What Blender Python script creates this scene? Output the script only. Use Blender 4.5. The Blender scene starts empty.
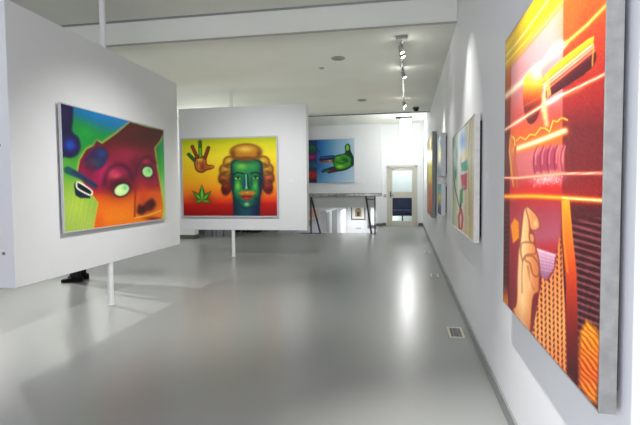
import bpy, bmesh, math, random
import numpy as np
from mathutils import Vector, Matrix, Euler

random.seed(4)
rng = np.random.default_rng(7)
scene = bpy.context.scene
COL = scene.collection
PI = math.pi

# ------------------------------------------------------------------ helpers
def lin(c):
    return tuple(((v / 255) / 12.92 if v / 255 <= .04045 else ((v / 255 + .055) / 1.055) ** 2.4) for v in c[:3]) + (1.0,)

def mat(name, col, rough=.5, metal=0., noise=0., nscale=8., spec=.5, bump=0., bscale=60., emit=None, estr=0., coat=0.):
    m = bpy.data.materials.new(name); m.use_nodes = True
    nt = m.node_tree; b = nt.nodes['Principled BSDF']
    c = lin(col)
    b.inputs['Base Color'].default_value = c
    b.inputs['Roughness'].default_value = rough
    b.inputs['Metallic'].default_value = metal
    b.inputs['Specular IOR Level'].default_value = spec
    b.inputs['Coat Weight'].default_value = coat
    if emit:
        b.inputs['Emission Color'].default_value = lin(emit); b.inputs['Emission Strength'].default_value = estr
    if noise or bump:
        tc = nt.nodes.new('ShaderNodeTexCoord')
    if noise:
        n = nt.nodes.new('ShaderNodeTexNoise'); n.inputs['Scale'].default_value = nscale; n.inputs['Detail'].default_value = 5
        nt.links.new(tc.outputs['Object'], n.inputs['Vector'])
        r = nt.nodes.new('ShaderNodeValToRGB')
        r.color_ramp.elements[0].position = .3; r.color_ramp.elements[1].position = .7
        r.color_ramp.elements[0].color = tuple(v * (1 - noise) for v in c[:3]) + (1,)
        r.color_ramp.elements[1].color = tuple(min(1, v * (1 + noise)) for v in c[:3]) + (1,)
        nt.links.new(n.outputs['Fac'], r.inputs['Fac']); nt.links.new(r.outputs['Color'], b.inputs['Base Color'])
    if bump:
        n2 = nt.nodes.new('ShaderNodeTexNoise'); n2.inputs['Scale'].default_value = bscale; n2.inputs['Detail'].default_value = 4
        nt.links.new(tc.outputs['Object'], n2.inputs['Vector'])
        bp = nt.nodes.new('ShaderNodeBump'); bp.inputs['Strength'].default_value = bump; bp.inputs['Distance'].default_value = .01
        nt.links.new(n2.outputs['Fac'], bp.inputs['Height']); nt.links.new(bp.outputs['Normal'], b.inputs['Normal'])
    return m

def box(bm, x0, x1, y0, y1, z0, z1, M=None):
    vs = [bm.verts.new((x, y, z)) for z in (z0, z1) for y in (y0, y1) for x in (x0, x1)]
    for f in ((0, 2, 3, 1), (4, 5, 7, 6), (0, 1, 5, 4), (2, 6, 7, 3), (0, 4, 6, 2), (1, 3, 7, 5)):
        bm.faces.new([vs[i] for i in f])
    if M is not None:
        bmesh.ops.transform(bm, matrix=M, verts=vs)
    return vs

def tube(bm, p0, p1, r, r2=None, seg=16, cap=True):
    p0 = Vector(p0); p1 = Vector(p1); r2 = r if r2 is None else r2
    d = (p1 - p0).normalized()
    a = d.orthogonal().normalized(); b = d.cross(a)
    r0 = []; r1 = []
    for i in range(seg):
        t = 2 * PI * i / seg; o = a * math.cos(t) + b * math.sin(t)
        r0.append(bm.verts.new(p0 + o * r)); r1.append(bm.verts.new(p1 + o * r2))
    for i in range(seg):
        j = (i + 1) % seg
        bm.faces.new((r0[i], r0[j], r1[j], r1[i]))
    if cap:
        bm.faces.new(r0[::-1]); bm.faces.new(r1)

def lathe(bm, prof, c=(0, 0, 0), seg=24):
    rings = []
    for r, z in prof:
        rings.append([bm.verts.new((c[0] + r * math.cos(2 * PI * i / seg), c[1] + r * math.sin(2 * PI * i / seg), c[2] + z)) for i in range(seg)])
    for a, b in zip(rings, rings[1:]):
        for i in range(seg):
            j = (i + 1) % seg
            bm.faces.new((a[i], a[j], b[j], b[i]))
    bm.faces.new(rings[0][::-1]); bm.faces.new(rings[-1])

def obj(name, bm, m, parent=None, bevel=0., smooth=False, loc=None):
    bmesh.ops.recalc_face_normals(bm, faces=bm.faces)
    me = bpy.data.meshes.new(name); bm.to_mesh(me); bm.free()
    if smooth:
        for p in me.polygons: p.use_smooth = True
    me.materials.append(m)
    o = bpy.data.objects.new(name, me); COL.objects.link(o)
    if parent is not None: o.parent = parent
    if loc is not None: o.location = loc
    if bevel:
        md = o.modifiers.new('bevel', 'BEVEL'); md.width = bevel; md.segments = 2; md.limit_method = 'ANGLE'
    return o

def boxes(name, m, lst, parent=None, bevel=0.):
    bm = bmesh.new()
    for b in lst: box(bm, *b)
    return obj(name, bm, m, parent, bevel)

def thing(name, label, cat, loc=(0, 0, 0), rz=0, group=None):
    o = bpy.data.objects.new(name, None); COL.objects.link(o)
    o.empty_display_size = .1
    o.location = loc; o.rotation_euler = (0, 0, rz); o['label'] = label; o['category'] = cat
    if group: o['group'] = group
    return o

def tag(o, label, cat, group=None):
    o['label'] = label; o['category'] = cat
    if group: o['group'] = group
    return o

def struct(o, label=None):
    o['kind'] = 'structure'
    if label: o['label'] = label
    return o

def copy_thing(o, label=None, group=None):
    c = o.copy(); COL.objects.link(c)
    if label: c['label'] = label
    if group: c['group'] = group
    for ch in o.children:
        d = ch.copy(); COL.objects.link(d); d.parent = c
        for g in ch.children:
            e = g.copy(); COL.objects.link(e); e.parent = d
    return c

# ------------------------------------------------------------------ materials
M = {}
M['wall'] = mat('white wall paint', (226, 228, 229), .55, noise=.015, nscale=2, bump=.02, bscale=120)
M['ceil'] = mat('ceiling paint', (226, 228, 218), .8, noise=.02, nscale=1.5)
M['panel'] = mat('panel paint', (226, 228, 229), .5, noise=.01, nscale=3, bump=.015, bscale=140)
M['trim'] = mat('trim metal', (150, 152, 152), .35, .4)
M['base'] = mat('grey skirting', (135, 138, 137), .4, .1, noise=.05)
M['darkbase'] = mat('dark skirting', (92, 90, 78), .5)
M['steel'] = mat('brushed steel', (150, 150, 148), .35, .8, noise=.15, nscale=30)
M['darksteel'] = mat('dark steel', (62, 66, 68), .4, .5)
M['white'] = mat('white enamel', (232, 232, 230), .4)
M['galv'] = mat('galvanised edge', (144, 144, 139), .5, .25, noise=.16, nscale=26)
M['lightframe'] = mat('light grey frame', (190, 192, 194), .45, .1, noise=.04, nscale=20)
M['greyside'] = mat('grey canvas side', (140, 142, 142), .6, noise=.05, nscale=20)
M['cream'] = mat('off white frame', (214, 211, 203), .5, noise=.06, nscale=24)
M['black'] = mat('black', (14, 14, 15), .55)
M['shadowgap'] = mat('gap shade batten', (38, 38, 40), .7)  # dark colour stands for shade in the gap behind frames
M['beige'] = mat('beige door paint', (190, 187, 173), .45)
M['void'] = mat('stair floor', (150, 152, 150), .5)

def floor_mat():
    m = mat('epoxy floor', (146, 148, 145), .27)
    nt = m.node_tree; b = nt.nodes['Principled BSDF']
    b.inputs['Specular IOR Level'].default_value = .36
    return m
M['floor'] = floor_mat()

def paint_mat():
    m = bpy.data.materials.new('painted canvas'); m.use_nodes = True
    nt = m.node_tree; b = nt.nodes['Principled BSDF']
    a = nt.nodes.new('ShaderNodeAttribute'); a.attribute_name = 'paint'
    nt.links.new(a.outputs['Color'], b.inputs['Base Color'])
    b.inputs['Roughness'].default_value = .45; b.inputs['Specular IOR Level'].default_value = .3
    return m
M['paint'] = paint_mat()

# ------------------------------------------------------------------ painter: flat colour design of a canvas
class Painter:
    """colour field on a canvas; design points are given in sketch units and mapped to the canvas by its four sketch corners"""
    def __init__(s, W, H, quad):
        s.W, s.H = W, H
        src = [(0, 0), (1, 0), (1, 1), (0, 1)]
        A = []; bb = []
        for (u, v), (x, y) in zip(src, quad):
            A.append([u, v, 1, 0, 0, 0, -x * u, -x * v]); bb.append(x)
            A.append([0, 0, 0, u, v, 1, -y * u, -y * v]); bb.append(y)
        h = np.linalg.solve(np.array(A, float), np.array(bb, float))
        u, v = np.meshgrid(np.linspace(0, 1, W), np.linspace(0, 1, H))
        s.u, s.v = u, v
        w = h[6] * u + h[7] * v + 1
        s.x = (h[0] * u + h[1] * v + h[2]) / w
        s.y = (h[3] * u + h[4] * v + h[5]) / w
        s.rgb = np.zeros((H, W, 3))
    def col(s, c):
        return np.broadcast_to(np.array(c, float), s.rgb.shape)
    def ramp(s, t, stops):
        ps = [p for p, _ in stops]
        return np.stack([np.interp(t, ps, [c[k] for _, c in stops]) for k in range(3)], -1)
    def put(s, mask, c):
        c = c if isinstance(c, np.ndarray) else s.col(c)
        m = np.clip(mask, 0, 1)[..., None]
        s.rgb = s.rgb * (1 - m) + c * m
    def poly_d(s, pts):
        pts = np.array(pts, float); n = len(pts)
        d = np.full(s.x.shape, 1e9); ins = np.zeros(s.x.shape, bool)
        for i in range(n):
            a = pts[i]; b = pts[(i + 1) % n]
            e = b - a; wx = s.x - a[0]; wy = s.y - a[1]
            t = np.clip((wx * e[0] + wy * e[1]) / (e @ e + 1e-9), 0, 1)
            d = np.minimum(d, np.hypot(wx - e[0] * t, wy - e[1] * t))
            c = ((a[1] > s.y) != (b[1] > s.y)) & (s.x < (b[0] - a[0]) * (s.y - a[1]) / (b[1] - a[1] + 1e-12) + a[0])
            ins ^= c
        return np.where(ins, -d, d)
    def poly(s, pts, c, soft=.6, a=1.):
        d = s.poly_d(pts); s.put(a * np.clip(.5 - d / soft, 0, 1), c); return d
    def smooth(s, pts, n=8):
        P = [np.array(p, float) for p in pts]; k = len(P); o = []
        for i in range(k):
            p0, p1, p2, p3 = P[i - 1], P[i], P[(i + 1) % k], P[(i + 2) % k]
            for j in range(n):
                t = j / n
                o.append(.5 * (2 * p1 + (p2 - p0) * t + (2 * p0 - 5 * p1 + 4 * p2 - p3) * t * t + (3 * p1 - p0 - 3 * p2 + p3) * t ** 3))
        return o
    def blob(s, pts, c, soft=.6, a=1.):
        return s.poly(s.smooth(pts, 5), c, soft, a)
    def ell_d(s, cx, cy, rx, ry, rot=0):
        r = math.radians(rot); dx = s.x - cx; dy = s.y - cy
        X = dx * math.cos(r) + dy * math.sin(r); Y = -dx * math.sin(r) + dy * math.cos(r)
        return np.hypot(X / rx, Y / ry)
    def ell(s, cx, cy, rx, ry, c, rot=0, soft=.15, a=1.):
        q = s.ell_d(cx, cy, rx, ry, rot); s.put(a * np.clip((1 - q) / soft + .5, 0, 1), c); return q
    def glow(s, cx, cy, rx, ry, c, rot=0, a=1.):
        q = s.ell_d(cx, cy, rx, ry, rot); s.put(a * np.exp(-q * q * 1.5), c)
    def line_d(s, pts):
        d = np.full(s.x.shape, 1e9); tt = np.zeros(s.x.shape); n = len(pts) - 1
        for i in range(n):
            a = np.array(pts[i], float); b = np.array(pts[i + 1], float); e = b - a
            wx = s.x - a[0]; wy = s.y - a[1]
            t = np.clip((wx * e[0] + wy * e[1]) / (e @ e + 1e-9), 0, 1)
            q = np.hypot(wx - e[0] * t, wy - e[1] * t)
            tt = np.where(q < d, (i + t) / n, tt); d = np.minimum(d, q)
        return d, tt
    def stroke(s, pts, w, c, soft=.5, a=1., w2=None):
        d, t = s.line_d(pts); ww = w + ((w2 if w2 is not None else w) - w) * t
        s.put(a * np.clip((ww / 2 - d) / soft + .5, 0, 1), c); return d, t
    def curve(s, pts, w, c, soft=.5, a=1., w2=None):
        P = [np.array(p, float) for p in pts]; P = [2 * P[0] - P[1]] + P + [2 * P[-1] - P[-2]]; o = []
        for i in range(1, len(P) - 2):
            p0, p1, p2, p3 = P[i - 1:i + 3]
            for j in range(6):
                t = j / 6; o.append(.5 * (2 * p1 + (p2 - p0) * t + (2 * p0 - 5 * p1 + 4 * p2 - p3) * t * t + (3 * p1 - p0 - 3 * p2 + p3) * t ** 3))
        o.append(P[-2]); return s.stroke(o, w, c, soft, a, w2)
    def beam(s, pts, w, c, a=1.):
        d, t = s.line_d(pts); s.put(a * np.exp(-(d / w) ** 2), c)
    def grain(s, amt, cells=1):
        n = rng.normal(0, amt, s.x.shape)[..., None]; s.rgb = s.rgb + n
    def linear(s):
        c = np.clip(s.rgb, 0, 255) / 255
        return np.where(c <= .04045, c / 12.92, ((c + .055) / 1.055) ** 2.4)

def canvas_mesh(name, P, w, h, depth, parent):
    """painted panel: front face (a fine grid) at local y = 0 looking to -y, x from 0 (left) to w, z from 0 to h, body behind"""
    W, H = P.W, P.H
    xs = np.linspace(0, w, W); zs = np.linspace(h, 0, H)
    X, Z = np.meshgrid(xs, zs)
    co = np.stack([X, np.zeros_like(X), Z], -1).reshape(-1, 3)
    i = np.arange(W * H).reshape(H, W)
    f = np.stack([i[:-1, :-1], i[1:, :-1], i[1:, 1:], i[:-1, 1:]], -1).reshape(-1, 4)
    n = W * H
    back = np.array([[0, depth, h], [w, depth, h], [w, depth, 0], [0, depth, 0]])
    verts = np.vstack([co, back]).tolist(); faces = f.tolist()
    tl, tr, br, bl = n, n + 1, n + 2, n + 3
    faces += [[tl, tr, br, bl]]
    faces += [[int(v) for v in i[0, :]] + [tr, tl], [int(v) for v in i[:, -1]] + [br, tr], [int(v) for v in i[-1, ::-1]] + [bl, br], [int(v) for v in i[::-1, 0]] + [tl, bl]]
    me = bpy.data.meshes.new(name); me.from_pydata(verts, [], faces)
    at = me.color_attributes.new('paint', 'FLOAT_COLOR', 'POINT')
    c = np.ones((n + 4, 4)); c[:n, :3] = P.linear().reshape(-1, 3); c[n:, :3] = .3
    at.data.foreach_set('color', c.ravel().astype(np.float32))
    me.materials.append(M['paint']); me.update()
    o = bpy.data.objects.new(name, me); COL.objects.link(o); o.parent = parent
    return o

def painting(P, w, h, depth, loc, rz, label, frame_mat, fw=.012, proud=.004, batten=True, group=None):
    t = thing('painting', label, 'painting', loc, rz, group)
    canvas_mesh('canvas', P, w, h, depth - .01, t)
    bm = bmesh.new()
    y0, y1 = -proud, depth - .006
    box(bm, -fw, 0, y0, y1, -fw, h + fw); box(bm, w, w + fw, y0, y1, -fw, h + fw)
    box(bm, 0, w, y0, y1, -fw, 0); box(bm, 0, w, y0, y1, h, h + fw)
    obj('frame', bm, frame_mat, t, .0015)
    if batten:      # set-back battens that hold it off the wall, coloured dark as the gap's shade
        for x in (.04, w - .075): boxes('batten', M['shadowgap'], [(x, x + .035, depth - .01, depth + .015, .04, h - .04)], t)
    return t

# ------------------------------------------------------------------ the setting
XR = .575                     # right wall
ZC, ZH = 3.252, 3.571         # dropped ceiling, high ceiling
YB, YE, YW = 5.85, 12.41, 17.1
XL, YS = -9.5, -3.2

# floor: L-shape round the stair opening
bm = bmesh.new()
for a in ((XL, XR, YS, 14.2), (-.93, .7, 14.2, YW), (XL, -3.98, 14.2, 20.0)):
    box(bm, a[0], a[1], a[2], a[3], -.22, 0)
struct(obj('floor', bm, M['floor']))
bm = bmesh.new(); box(bm, -6, 1.2, 14.0, 20.2, -2.8, -2.7)
struct(obj('floor', bm, M['void']), 'lower floor at the foot of the stairwell')

bm = bmesh.new()
box(bm, XL, .7, YS, YB, ZH, ZH + .12)
struct(obj('ceiling', bm, M['ceil']), 'high ceiling nearest the camera')
bm = bmesh.new(); box(bm, XL, .7, YB, YE, ZC, ZH + .12)
struct(obj('ceiling', bm, M['ceil']), 'dropped ceiling that carries the track lamps')
bm = bmesh.new(); box(bm, XL, .7, YE, YW + .2, ZH + .02, ZH + .12)
struct(obj('ceiling', bm, M['ceil']), 'bright ceiling over the stairwell and the far door')

bm = bmesh.new(); box(bm, XR, XR + .2, YS, YW, -.22, ZH + .1)
struct(obj('wall_right', bm, M['wall']))
bm = bmesh.new(); box(bm, XL - .2, XL, YS, 20.2, 0, ZH + .1)
struct(obj('wall_left', bm, M['wall']))
# door wall with its opening, and the bulkhead wall over the stairwell with its pier
bm = bmesh.new()
DX0, DX1, DH = -.655, .345, 2.11
box(bm, -.86, DX0, YW, YW + .2, -.22, ZH + .1); box(bm, DX1, .78, YW, YW + .2, -.22, ZH + .1)
box(bm, DX0, DX1, YW, YW + .2, DH, ZH + .1); box(bm, DX0, DX1, YW, YW + .2, -.22, 0.0)
struct(obj('wall_back', bm, M['wall']))
bm = bmesh.new()
box(bm, -6.2, -1.06, 16.9, 17.1, .68, ZH + .1); box(bm, -1.06, -.86, 16.9, 17.3, -.5, ZH + .1)
struct(obj('wall_bulkhead', bm, M['wall']))
bm = bmesh.new(); box(bm, -7, 1.2, 19.9, 20.1, -2.8, 1.4)
struct(obj('wall_stairwell', bm, M['wall']))
# low wall along the left of the stairs, with grey door leaves
bm = bmesh.new(); box(bm, -2.63, -2.45, 14.5, 19.9, -2.8, .66)
struct(obj('wall_stair_side', bm, M['wall']))
# wall end behind the partitions
bm = bmesh.new(); box(bm, XL, -5.67, 12.1, 12.35, 0.0, ZC)
struct(obj('wall_left_return', bm, M['wall']))
struct(boxes('baseboard_left', M['darkbase'], [(XL, -5.655, 12.082, 12.1, 0, .11), (-5.67, -5.652, 12.082, 12.35, 0, .11)]))
struct(boxes('baseboard_right', M['base'], [(XR - .014, XR, YS, YW, 0.0, .085)], bevel=.004))
struct(boxes('baseboard_back', M['darkbase'], [(-1.06, -.845, 16.885, 16.9, 0, .1), (-.86, -.845, 16.9, YW, 0, .1), (-.86, DX0 - .06, YW - .015, YW, 0, .1), (DX1 + .06, XR - .014, YW - .015, YW, 0, .1)]))
# fascia of the ceiling step: thin strips
struct(boxes('trim_1', mat('cream trim', (158, 156, 144), .4), [(XL, XR, YB - .02, YB, ZC - .008, ZC + .012)], bevel=.003))
struct(boxes('trim_2', M['trim'], [(XL, XR, YB - .02, YB, ZH - .022, ZH)], bevel=.003))
struct(boxes('trim_3', M['darkbase'], [(-6.2, XR, YE - .012, YE + .01, ZC - .018, ZC + .002)]))
# stair opening kerb
struct(boxes('trim_4', M['trim'], [(-3.98, -.93, 14.18, 14.2, -.20, .003)]))
# distant grey wall behind the left part
bm = bmesh.new(); box(bm, -7.5, -4.0, 14.62, 14.82, 0, ZH)
struct(obj('wall_far_left', bm, mat('grey wall', (120, 124, 126), .5)))
M['greypanel'] = mat('grey panelling', (128, 134, 138), .4)
struct(boxes('wall_far_panel', M['greypanel'], [(-5.66 + .115 * i, -5.66 + .115 * i + .11 - .03 * (i % 3 == 1), 12.75 + .02 * (i % 2), 12.85, 0, ZC) for i in range(8)]))

# ------------------------------------------------------------------ glazed door
d = thing('door_1', 'beige glazed door with a mid rail in the white end wall', 'door', (0, YW, 0)); d['kind'] = 'structure'
del d['category']
boxes('door_frame', M['beige'], [(DX0 - .03, DX0 + .06, -.03, .16, 0, DH), (DX1 - .06, DX1 + .03, -.03, .16, 0, DH), (DX0 - .03, DX1 + .03, -.03, .16, DH - .06, DH + .03)], d, .006)
lx0, lx1 = DX0 + .06, DX1 - .06
leaf = boxes('door_leaf', M['beige'], [(lx0, lx0 + .1, .02, .07, .015, DH - .06), (lx1 - .1, lx1, .02, .07, .015, DH - .06),
      (lx0 + .1, lx1 - .1, .02, .07, DH - .15, DH - .06), (lx0 + .1, lx1 - .1, .02, .07, .99, 1.2), (lx0 + .1, lx1 - .1, .02, .07, .015, .17)], d, .005)
def glass(name, col=(235, 242, 242)):
    m = bpy.data.materials.new(name); m.use_nodes = True
    nt = m.node_tree; b = nt.nodes['Principled BSDF']
    b.inputs['Base Color'].default_value = lin(col); b.inputs['Roughness'].default_value = .05
    b.inputs['Transmission Weight'].default_value = 1.; b.inputs['IOR'].default_value = 1.05
    return m
M['glass'] = glass('door glass')
boxes('glass_pane', M['glass'], [(lx0 + .1, lx1 - .1, .042, .048, 1.2, DH - .15)], d)
boxes('glass_pane', M['glass'], [(lx0 + .1, lx1 - .1, .042, .048, .17, .99)], d)
bm = bmesh.new(); box(bm, lx0 + .02, lx0 + .06, -.005, .02, 1.0, 1.22); tube(bm, (lx0 + .04, -.045, 1.08), (lx0 + .15, -.045, 1.08), .011); tube(bm, (lx0 + .04, -.045, 1.08), (lx0 + .04, 0, 1.08), .011)
obj('door_handle', bm, M['darksteel'], d)
bm = bmesh.new(); box(bm, lx0 + .12, lx0 + .5, -.035, .02, DH - .135, DH - .09); box(bm, lx0 + .45, lx1 - .05, -.02, -.008, DH - .1, DH - .085)
obj('door_closer', bm, M['steel'], d, .004)
boxes('threshold', M['beige'], [(DX0 + .06, DX1 - .06, -.02, .12, 0, .014)], d)

# what lies behind the door: a small lit lobby with a counter front
bm = bmesh.new()
M['lobby'] = mat('lobby wall', (190, 196, 194), .6)
bm.free()
for nm, a in (('wall_lobby_back', (-1.4, 1.1, YW + 2.2, YW + 2.3, -.1, 2.8)), ('wall_lobby_left', (-1.4, -1.3, YW + .2, YW + 2.2, 0, 2.8)), ('wall_lobby_right', (1.0, 1.1, YW + .2, YW + 2.2, 0, 2.8))):
    struct(boxes(nm, M['lobby'], [a]))
struct(boxes('floor', M['void'], [(-1.4, 1.1, YW + .2, YW + 2.2, -.12, 0)]), 'lobby floor behind the glazed door')
cn = thing('bench', 'dark blue bench seen through the lower pane of the beige door', 'bench', (-.15, YW + 1.1, 0))
navy = mat('navy cloth', (44, 50, 78), .8, noise=.25, nscale=5)
boxes('seat', navy, [(-.75, .75, -.22, .22, .40, .52)], cn, .02)
boxes('backrest', navy, [(-.75, .75, .16, .24, .52, 1.18)], cn, .02)
boxes('apron', navy, [(-.75, .75, -.2, -.16, .30, .40)], cn, .01)
for sx in (-.55, 0, .55):
    boxes('leg', M['darksteel'], [(sx - .025, sx + .025, -.19, -.14, 0, .30)], cn)
    boxes('leg', M['darksteel'], [(sx - .025, sx + .025, .15, .2, 0, .40)], cn)

# ------------------------------------------------------------------ free-standing partitions on poles
def partition(label, w, zb, zt, th, loc, rz, bolts, px=0., py=.04):
    """local x along the face from -w/2 to w/2, face at y = 0, body behind it"""
    t = thing('display_partition', label, 'partition', loc, rz, 'white display partitions on poles')
    bm = bmesh.new(); box(bm, -w / 2, w / 2, 0, th, zb, zt)
    p = obj('panel', bm, M['panel'], t, .004)
    bm = bmesh.new(); tube(bm, (px, py, 0), (px, py, zb), .034, seg=24)
    tube(bm, (px, py, 0), (px, py, .008), .04, seg=24)
    obj('pole', bm, M['white'], t, smooth=False)
    bm = bmesh.new(); ztop = ZH if loc[1] < YB else ZC
    tube(bm, (px, py, zt), (px, py, ztop), .034, seg=24)
    obj('pole', bm, M['white'], t)
    if bolts:
        for z in (zt - .27, (zt + zb) / 2, zb + .3):
            bm = bmesh.new(); tube(bm, (-w / 2, th / 2, z), (-w / 2 - .006, th / 2, z), .014, seg=12)
            obj('bolt', bm, M['steel'], t)
    return t
A1 = Vector((-3.309, 3.53, 0)); B1 = Vector((-3.437, 6.815, 0))
mid1 = (A1 + B1) / 2; dir1 = (B1 - A1).normalized()
rz1 = math.atan2(dir1.y, dir1.x)
# local +x = along the wall (near to far), face normal local -y = to the right of travel = +X world
partition('large white hanging partition at the left that holds the magenta face painting', (B1 - A1).length, .50, 2.95, .2, mid1, rz1, True, -.18, .036)
partition('white partition facing forward that holds the painting of a green face', 2.61, .535, 2.953, .2, (-3.185, 8.957, 0), 0, False, -.21, .04)

# ------------------------------------------------------------------ paintings
def clamp01(a): return np.clip(a, 0, 1)

# --- magenta face with pale eyes on the left partition
def design_face():
    P = Painter(210, 130, [(60.8, 103), (164, 128.3), (164.8, 217.5), (61, 235)])
    # ground: blue along the top, green, yellow green below
    top = 103.5 + (P.x - 60.8) * .24
    t = (P.y - top)
    P.rgb = P.ramp(t + .25 * (95 - P.x).clip(0, 40), [(0, (10, 120, 190)), (9, (12, 110, 150)), (20, (12, 128, 60)), (45, (20, 136, 44)), (75, (104, 166, 50)), (115, (168, 196, 86))])
    P.put(clamp01((P.x - 157) / 5), P.ramp(P.y, [(128, (10, 110, 180)), (140, (20, 150, 90)), (165, (60, 180, 70)), (185, (150, 215, 110)), (217, (200, 225, 130))]))
    P.glow(76, 205, 18, 22, (190, 215, 70), a=.7)
    for k in range(26):
        x = 62 + k * 1.6
        P.stroke([(x, 232), (x + 9, 188 + (k % 5) * 3)], .5, (215, 230, 120) if k % 2 else (120, 175, 40), a=.25)
    P.glow(68, 172, 10, 8, (20, 150, 50), a=.5)
    P.glow(85, 132, 12, 10, (10, 150, 50), a=.8)
    # dark blue vessel
    P.blob([(59, 100), (72.5, 104), (73, 118), (72, 131), (78, 137), (80, 146), (77, 154), (70, 158), (64, 157), (59, 152)], (22, 16, 62), 2.5)
    P.glow(69, 145, 7, 7, (20, 70, 185)); P.glow(65, 112, 4, 10, (50, 15, 80), a=.6)
    # face
    face = [(86, 149), (94, 145), (97.5, 140.5), (102, 143), (117, 132.5), (131, 121), (147, 125.5), (165, 129), (160, 139), (154.5, 146), (156.5, 163), (160.5, 190), (162.5, 205), (161, 219), (91, 231), (97, 203), (88, 192), (76, 174), (79, 160)]
    d = P.poly_d(face)
    P.put(.75 * np.exp(-(d / 2.) ** 2), P.col((205, 180, 60)))
    fy = P.y + .10 * (P.x - 120)
    fc = P.ramp(fy, [(118, (58, 14, 12)), (140, (84, 16, 18)), (155, (118, 10, 40)), (172, (148, 10, 72)), (187, (150, 22, 46)), (195, (222, 84, 14)), (215, (246, 132, 16)), (232, (240, 116, 20))])
    P.put(clamp01(.5 - d / .9), fc)
    inside = clamp01(.5 - d / .9)
    def g(cx, cy, rx, ry, c, rot=0, a=1.):
        q = P.ell_d(cx, cy, rx, ry, rot); P.put(inside * a * np.exp(-q * q * 1.5), c)
    g(98, 172, 12, 16, (180, 10, 85)); g(128, 152, 18, 10, (150, 12, 60), -10, .8); g(111, 172, 8, 7, (235, 70, 110), 0, .8)
    g(152, 134, 14, 7, (60, 14, 14), 10, .9); g(135, 128, 12, 7, (85, 22, 14), 0, .8)
    # ear
    P.blob([(84, 158), (92, 149), (104, 147), (108, 154), (104, 164), (95, 170), (86, 168)], (30, 30, 80), 3)
    P.glow(93, 163, 8, 5, (15, 95, 100)); P.glow(101, 153, 5, 5, (25, 60, 120), a=.8); P.stroke([(97, 141), (92, 149), (85, 158)], 2, (90, 20, 60), 2)
    # teal bar and clip
    P.stroke([(66, 170.5), (80, 177), (94, 186)], 7.5, (12, 78, 84), 1.5, w2=5)
    P.stroke([(72, 172), (94, 186)], 3, (40, 20, 90), 2, .7)
    P.poly([(72, 186), (74, 182), (90, 190), (88, 199), (78, 199), (73, 196)], (14, 34, 56), 1.2)
    P.curve([(74.5, 184.5), (77, 182.6), (90, 191), (89, 195.5), (84, 194), (75.5, 189), (74.5, 184.5)], 1.5, (238, 240, 215), .6)
    P.stroke([(78, 187), (87, 192)], 2.6, (10, 14, 28), .6)
    g(90, 168, 9, 14, (96, 12, 44), 0, .8); g(140, 140, 26, 10, (70, 14, 14), 5, .7); g(134, 165, 5, 14, (92, 10, 40), 8, .7)
    # orange cheek
    g(118, 214, 26, 12, (245, 125, 15), -8, .7); g(96, 222, 8, 12, (225, 60, 20), 0, .5)
    # eye sockets, eyes, brows
    g(119, 185, 16, 13, (56, 4, 26), -20, 1.); g(146, 168, 11, 12, (80, 8, 40), -10, .85)
    P.curve([(103, 184), (107, 171), (117, 164), (127, 167), (132, 178)], 4, (60, 6, 36), 4.5, .8)
    P.curve([(135, 174), (140, 161), (149, 155), (155, 161)], 3, (66, 8, 30), 3.5, .75)
    g(116, 175, 7, 3.5, (235, 80, 90), -15, .75); g(146, 160, 4, 2.5, (225, 60, 90), 0, .6)
    P.ell(121, 189.5, 9.4, 7, (40, 8, 22), -28, .25); P.ell(121, 189.5, 8, 5.6, (198, 240, 160), -28, .25)
    P.glow(119, 191, 5, 3, (235, 250, 170), a=.8); P.glow(124.5, 187, 3, 3, (90, 200, 130), -28, .8)
    P.ell(147.5, 170.5, 6.4, 6.6, (44, 8, 22), -25, .25); P.ell(147.5, 170.5, 5.2, 5.3, (170, 232, 150), -25, .25)
    P.glow(149, 169, 2.6, 3, (90, 200, 120), a=.8)
    # nose, mouth line
    P.stroke([(136.5, 176), (134.5, 196), (133.5, 217)], 1.6, (120, 26, 20), 1.5, .8)
    g(142, 193, 6, 14, (205, 60, 30), 0, .7)
    g(146, 206, 12, 8, (150, 44, 16), -25, .8); P.blob([(136, 212), (138, 204), (142, 205), (147, 200), (152, 197.5), (155, 203), (152, 209), (146, 211), (141, 214.5)], (84, 18, 14), 3.4)
    P.glow(141, 209, 3, 3, (40, 8, 10)); P.glow(151, 203, 3, 3, (50, 10, 12))
    P.stroke([(133.5, 218), (148, 214.5), (160, 209.5)], 1.1, (255, 190, 60), .8)
    P.glow(152, 218, 9, 2.5, (110, 24, 14), a=.9)
    P.grain(3); return P
P1 = design_face()
def along1(Y, off):   # a point on the left partition's face at depth Y, standing off by off
    s = (Y - A1.y) / dir1.y
    n = Vector((dir1.y, -dir1.x, 0))
    return A1 + dir1 * s + n * off
l1 = along1(4.125, .044); painting(P1, 2.135, 1.248, .028, (l1.x, l1.y, .93), rz1, 'painting of a tilted magenta face with blank green eyes on the left partition', M['lightframe'], .012)

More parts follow.
